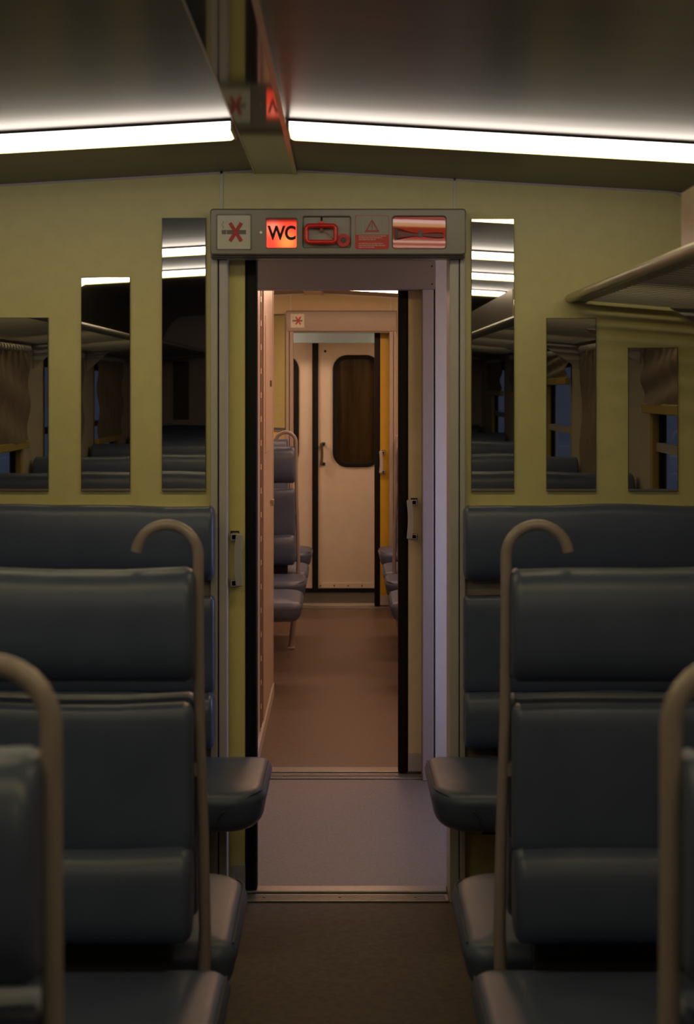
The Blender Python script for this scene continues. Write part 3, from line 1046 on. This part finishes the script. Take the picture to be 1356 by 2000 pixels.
def seat_cushion(bm_name, parent, xa, xe, yb, yf, sgn):
    """seat pad. xa wall end, xe aisle end, yb back, yf front edge."""
    x0, x1 = min(xa, xe), max(xa, xe)
    y0, y1 = min(yb, yf), max(yb, yf)
    R, r0 = 0.105, 0.012
    rad = {}
    front_low = yf < yb
    aisle_hi = xe > xa
    # order: x1y1, x0y1, x0y0, x1y0
    def rr_(xs, ys):
        at_aisle = (xs == 1) == aisle_hi
        at_front = (ys == 0) == front_low
        return R if (at_aisle and at_front) else (0.05 if at_aisle else r0)
    fn = rounded_plan(x0, x1, y0, y1, (rr_(1, 1), rr_(0, 1), rr_(0, 0), rr_(1, 0)))
    L = abs(yf - yb)
    top = lambda x, y: 0.458 + 0.015 * abs(y - yb) / L - 0.006 * (abs(y - yb) / L) ** 6
    bot = lambda x, y: 0.352
    lv = []
    for k in range(7):       # bottom round
        q = math.pi / 2 * k / 6
        lv.append((0.055 * (1 - math.sin(q)) + 0.006, lambda x, y, q=q: 0.345 + 0.055 * (1 - math.cos(q))))
    lv.append((0.0, lambda x, y: 0.418 + (top(x, y) - 0.46)))
    for k in range(1, 7):    # top round
        q = math.pi / 2 * k / 6
        lv.append((0.034 * (1 - math.cos(q)), lambda x, y, q=q: top(x, y) - 0.042 + 0.034 * math.sin(q)))
    lv.append((0.06, lambda x, y: top(x, y) - 0.003))
    lv.append((0.11, lambda x, y: top(x, y)))
    o = obj(bm_name, slab(fn, lv), 'vinyl', parent, smooth=True)
    # piping seam: along the aisle edge of the top, round the corner, then down the front
    inset = 0.010
    pts = []
    ring = fn(inset - 0.0015)
    # walk the outline corner at aisle/front
    cxs = xe - (1 if aisle_hi else -1) * R
    cys = yf + (1 if front_low else -1) * R
    sx = 1 if aisle_hi else -1
    sy = -1 if front_low else 1
    zt = lambda y: top(0, y) - 0.016
    for k in range(9):
        y = yb + (cys - yb) * (0.12 + 0.88 * k / 8)
        pts.append((xe - sx * (inset - 0.0018), y, zt(y)))
    for k in range(1, 13):
        a = math.pi / 2 * k / 12
        rr0 = R - inset + 0.0018
        x, y = cxs + sx * rr0 * math.sin(math.pi / 2 - a), cys + sy * rr0 * math.sin(a)
        pts.append((x, y, zt(y) - 0.034 * max(0, (k - 3) / 9) ** 2))
    x, y, z = pts[-1]
    for k in range(1, 9):
        q = k / 8
        ins = 0.0 if q < 0.6 else 0.012 * (q - 0.6) / 0.4
        pts.append((x - sx * 0.030 * math.sin(q * 1.5), yf - sy * (ins - 0.0012), z - 0.060 * q * (0.45 + 0.55 * q)))
    obj('piping', tube(bmesh.new(), pts, 0.0022, 6), 'piping', o, smooth=True)
    return o


def grab_pole(parent, x, y, s):
    """walking-stick pole: s=+1 hook bends to +x (away from the aisle on the right)."""
    pts = []
    # foot to top, leaning a little
    for z, dx in ((0.012, 0.030), (0.15, 0.016), (0.30, -0.008), (0.50, -0.013), (0.70, -0.009), (0.90, -0.002), (1.08, 0.0), (1.20, 0.0)):
        pts.append((x + s * dx, y, z))
    r = 0.0605
    zc = 1.224
    for k in range(0, 15):
        a = math.radians(172 * k / 14)
        pts.append((x + s * (r - r * math.cos(a)), y, zc + r * math.sin(a)))
    bm = bmesh.new()
    tube(bm, pts, [0.0165, 0.0165, 0.0150, 0.0120] + [0.0108] * (len(pts) - 4), 14)
    p = obj('grab_pole', bm, 'pole', parent, smooth=True)
    ft = bmesh.new()
    box(ft, x + s * 0.030 - 0.022, x + s * 0.030 + 0.022, y - 0.035, y + 0.035, 0, 0.014, bev=0.003)
    obj('foot', ft, 'pole', p)
    return p


G_B = 'blue benches along the aisle'


def double_bench(s, Y, label, group=G_B):
    """back-to-back bench. s=-1 left of the aisle, +1 right."""
    xa = XL + 0.02 if s < 0 else XR - 0.02
    xe = -0.286 if s < 0 else 0.322
    xs = -0.211 if s < 0 else 0.238
    t = empty('double_bench', ((xa + xe) / 2, Y, 0), label, 'bench', group)
    x0, x1 = min(xa, xe), max(xa, xe)
    obj('headrest', roll(x0, x1, Y, 1.092, 0.074, 0.109, 2.7, 0.020), 'vinyl', t, smooth=True)
    for q in (-1, 1):
        obj('backrest', roll(x0, x1, Y + q * 0.048, 0.805, 0.036, 0.143, 5.0, 0.018), 'vinyl', t, smooth=True)
        obj('lumbar_roll', roll(x0, x1, Y + q * 0.070, 0.595, 0.060, 0.090, 2.7, 0.020), 'vinyl', t, smooth=True)
        seat_cushion('seat', t, xa, xs, Y + q * 0.045, Y + q * 0.50, q)
    gx = -0.281 if s < 0 else 0.315
    grab_pole(t, gx, Y, s)
    # carrying frame between the two backs and under the seats
    fr = B((xa - 0.02 if s > 0 else xa, xa if s > 0 else xa + 0.02, Y - 0.02, Y + 0.02, 0.0, 1.15),
           (x0 + 0.02, x1 - 0.02, Y - 0.011, Y + 0.011, 0.50, 0.88), (x0 + (0.02 if s < 0 else 0.045), x1 - (0.045 if s < 0 else 0.02), Y - 0.030, Y + 0.030, 0.352, 0.50))
    obj('back_frame', fr, 'pan', t)
    obj('seat_pan', B((x0 + 0.02, x1 - 0.02, Y - 0.38, Y + 0.38, 0.32, 0.352), (x0 + 0.35, x1 - 0.35, Y - 0.05, Y + 0.05, 0.0, 0.33)), 'pan', t)
    for z in (1.05, 0.80):
        xq = xe + s * 0.03
        obj('bracket', B((min(gx, xq), max(gx, xq), Y - 0.008, Y + 0.008, z, z + 0.025)), 'pole', t)
    return t


def wall_bench(s, Y, q, label, group=G_B, back=True):
    """single bench fixed to a partition at depth Y, facing -y for q=-1."""
    xa = XL + 0.02 if s < 0 else XR - 0.02
    xe = -0.386 if s < 0 else 0.360
    xs = -0.211 if s < 0 else 0.240
    x0, x1 = min(xa, xe), max(xa, xe)
    t = empty('wall_bench', ((xa + xe) / 2, Y, 0), label, 'bench', group)
    obj('back_panel', B((x0, x1, min(Y, Y + q * 0.014), max(Y, Y + q * 0.014), 0.20, 1.19)), 'backing', t)
    obj('headrest', roll(x0, x1, Y + q * 0.062, 1.087, 0.054, 0.112, 2.7, 0.018), 'vinyl', t, smooth=True)
    obj('backrest', roll(x0, x1, Y + q * 0.046, 0.782, 0.036, 0.146, 5.0, 0.016), 'vinyl', t, smooth=True)
    obj('lumbar_roll', roll(x0, x1, Y + q * 0.072, 0.560, 0.060, 0.084, 2.7, 0.018), 'vinyl', t, smooth=True)
    seat_cushion('seat', t, xa, xs, Y + q * 0.048, Y + q * 0.53, q)
    xl = xe
    obj('seat_pan', B((x0 + 0.02, x1 - 0.02, min(Y + q * 0.016, Y + q * 0.42), max(Y + q * 0.016, Y + q * 0.42), 0.32, 0.352), ((x0 + 0.30) if s < 0 else (x0 + 0.25), (x1 - 0.25) if s < 0 else (x1 - 0.30), min(Y + q * 0.02, Y + q * 0.16), max(Y + q * 0.02, Y + q * 0.16), 0.0, 0.33)), 'pan', t)
    return t


wall_bench(-1, 4.60, -1, 'blue vinyl bench fixed to the cream partition, left of the doorway')
wall_bench(1, 4.60, -1, 'blue vinyl bench fixed to the cream partition, right of the doorway')
double_bench(-1, 2.94, 'back-to-back blue bench with full hooked pole, left of the aisle')
double_bench(1, 2.94, 'back-to-back blue bench with full hooked pole, right of the aisle')
double_bench(-1, 1.46, 'blurred nearest bench at the lower left edge, its thick pole close up')
double_bench(1, 1.46, 'blurred nearest bench at the lower right edge, mostly cut off by the frame')
for s in (-1, 1):
    sd = 'left' if s < 0 else 'right'
    double_bench(s, -0.30, 'mirrored blue bench just behind the viewpoint, third from the partition on the %s' % sd, 'benches behind the viewpoint')
    double_bench(s, -1.95, 'mirrored blue bench farther behind the viewpoint, fourth from the partition on the %s' % sd, 'benches behind the viewpoint')
    wall_bench(s, -4.09, 1, 'mirrored blue bench against the back partition on the %s side' % sd, 'benches against the back partition')
wall_bench(-1, 7.71, 1, 'far bench seat nearest beyond the toilet cabin wall, its back to us')
wall_bench(1, 7.71, 1, 'sliver of the nearest far bench behind the right rubber door edge, its back to us')
double_bench(-1, 9.02, 'far back-to-back bench with hooked pole, left of the far aisle')
double_bench(1, 9.02, 'far back-to-back bench half hidden by the right rubber door edge')
wall_bench(-1, 10.60, -1, 'last far bench against the far partition, left of its doorway')
wall_bench(1, 10.60, -1, 'last far bench against the far partition, right of its doorway')

# ---------------------------------------------------------------- luggage racks


def rack(s, y0, y1, label, fascia=None):
    xf = 0.685 if s > 0 else -1.13
    xb = (XR - 0.002) if s > 0 else (XL + 0.002)
    t = empty('luggage_rack', ((xf + xb) / 2, (y0 + y1) / 2, 1.8), label, 'luggage rack', 'luggage racks')
    zt, zb = 1.820, 1.776
    obj('front_tube', tube(bmesh.new(), [(xf, y0, zt), (xf, y1 - 0.006, zt)], 0.0135, 16), 'alu', t, smooth=True)
    q = lambda u: (xf + (xb - xf) * u, zt + (zb - zt) * u)
    sh = bmesh.new()
    (xa, za), (xc, zc) = q(0.0), q(0.10)
    loft(sh, [[(xa, y, za + 0.004), (xa, y, za - 0.008), (xc, y, zc - 0.006), (xc, y, zc + 0.006)] for y in (y0, y1)])
    obj('front_rail', sh, 'rack', t)
    (xa, za), (xc, zc) = q(0.93), q(1.0)
    obj('wall_rail', B((min(xa, xc), max(xa, xc), y0, y1, zc - 0.004, zc + 0.016)), 'rack', t)
    sl = bmesh.new()
    y = y1 - 0.03
    (xa, za), (xc, zc) = q(0.06), q(0.97)
    while y > y0 + 0.04:
        loft(sl, [[(xa, yy, za + 0.002), (xc, yy, zc + 0.004), (xc, yy, zc - 0.003), (xa, yy, za - 0.005)] for yy in (y, y - 0.026)])
        y -= 0.056
    obj('slat', sl, 'rack', t)
    if fascia:
        obj('fascia', B((xf - 0.004, xf + 0.002, fascia[0], fascia[1], zt + 0.008, zt + 0.122)), 'steel', t)
    for yy in (y1 - 0.02, y1 - 1.6, y1 - 3.2, y1 - 4.8):
        xm = xf + s * 0.30
        br = bmesh.new()
        loft(br, [[(xm, yb, zt - 0.03), (xb, yb, zb), (xb, yb, zb - 0.13)] for yb in (yy - 0.008, yy + 0.008)])
        obj('bracket', br, 'trim', t)
    return t


rack(1, -4.0, 4.595, 'ribbed metal luggage rack on the right side wall ending at the partition', (-4.0, 3.06))
rack(-1, -4.0, 4.595, 'luggage rack on the left side wall, seen only in the mirrors')

# ---------------------------------------------------------------- windows and blinds on the side walls
DROP_R = [1.485, 0.93, 1.60, 1.50, 1.50]
DROP_L = [1.30, 1.285, 1.10, 1.22, 1.20]


def blind(s, y, drop):
    x = (XL + 0.022) if s < 0 else (XR - 0.022)
    t = empty('window_blind', (x, y, drop), 'brown pull-down window blind, ' + where(s, y), 'blind', 'window blinds')
    w = WIN_HALF - 0.01
    bm = bmesh.new()
    top = 1.735
    nz, ny = 16, 40
    g = []
    for i in range(nz + 1):
        z = top + (drop - top) * i / nz
        g.append([bm.verts.new((x - s * (0.008 + 0.007 * math.sin(j * 0.9 + i * 0.22) * (0.3 + 0.7 * (1 - i / nz)) + 0.008 * math.sin(i * 0.8 + j * 0.15)), y - w + 2 * w * j / ny, z)) for j in range(ny + 1)])
    for i in range(nz):
        for j in range(ny):
            bm.faces.new((g[i][j], g[i][j + 1], g[i + 1][j + 1], g[i + 1][j]))
    ex = bmesh.ops.extrude_face_region(bm, geom=list(bm.faces))
    for v in [e for e in ex['geom'] if isinstance(e, bmesh.types.BMVert)]:
        v.co.x += s * 0.0015
    obj('fabric', bm, 'blind', t, smooth=True)
    obj('rail', B((x - 0.014, x + 0.012, y - w - 0.01, y + w + 0.01, drop - 0.035, drop + 0.004), bev=0.004), 'brass', t)
    obj('roller', tube(bmesh.new(), [(x - s * 0.006, y - w, 1.74), (x - s * 0.006, y + w, 1.74)], 0.018, 12), 'trim', t, smooth=True)
    return t


k = 1
for s, dr in ((-1, DROP_L), (1, DROP_R)):
    for y, d in zip(WIN_Y, dr):
        window(k, s, y, d)
        blind(s, y, d)
        k += 1
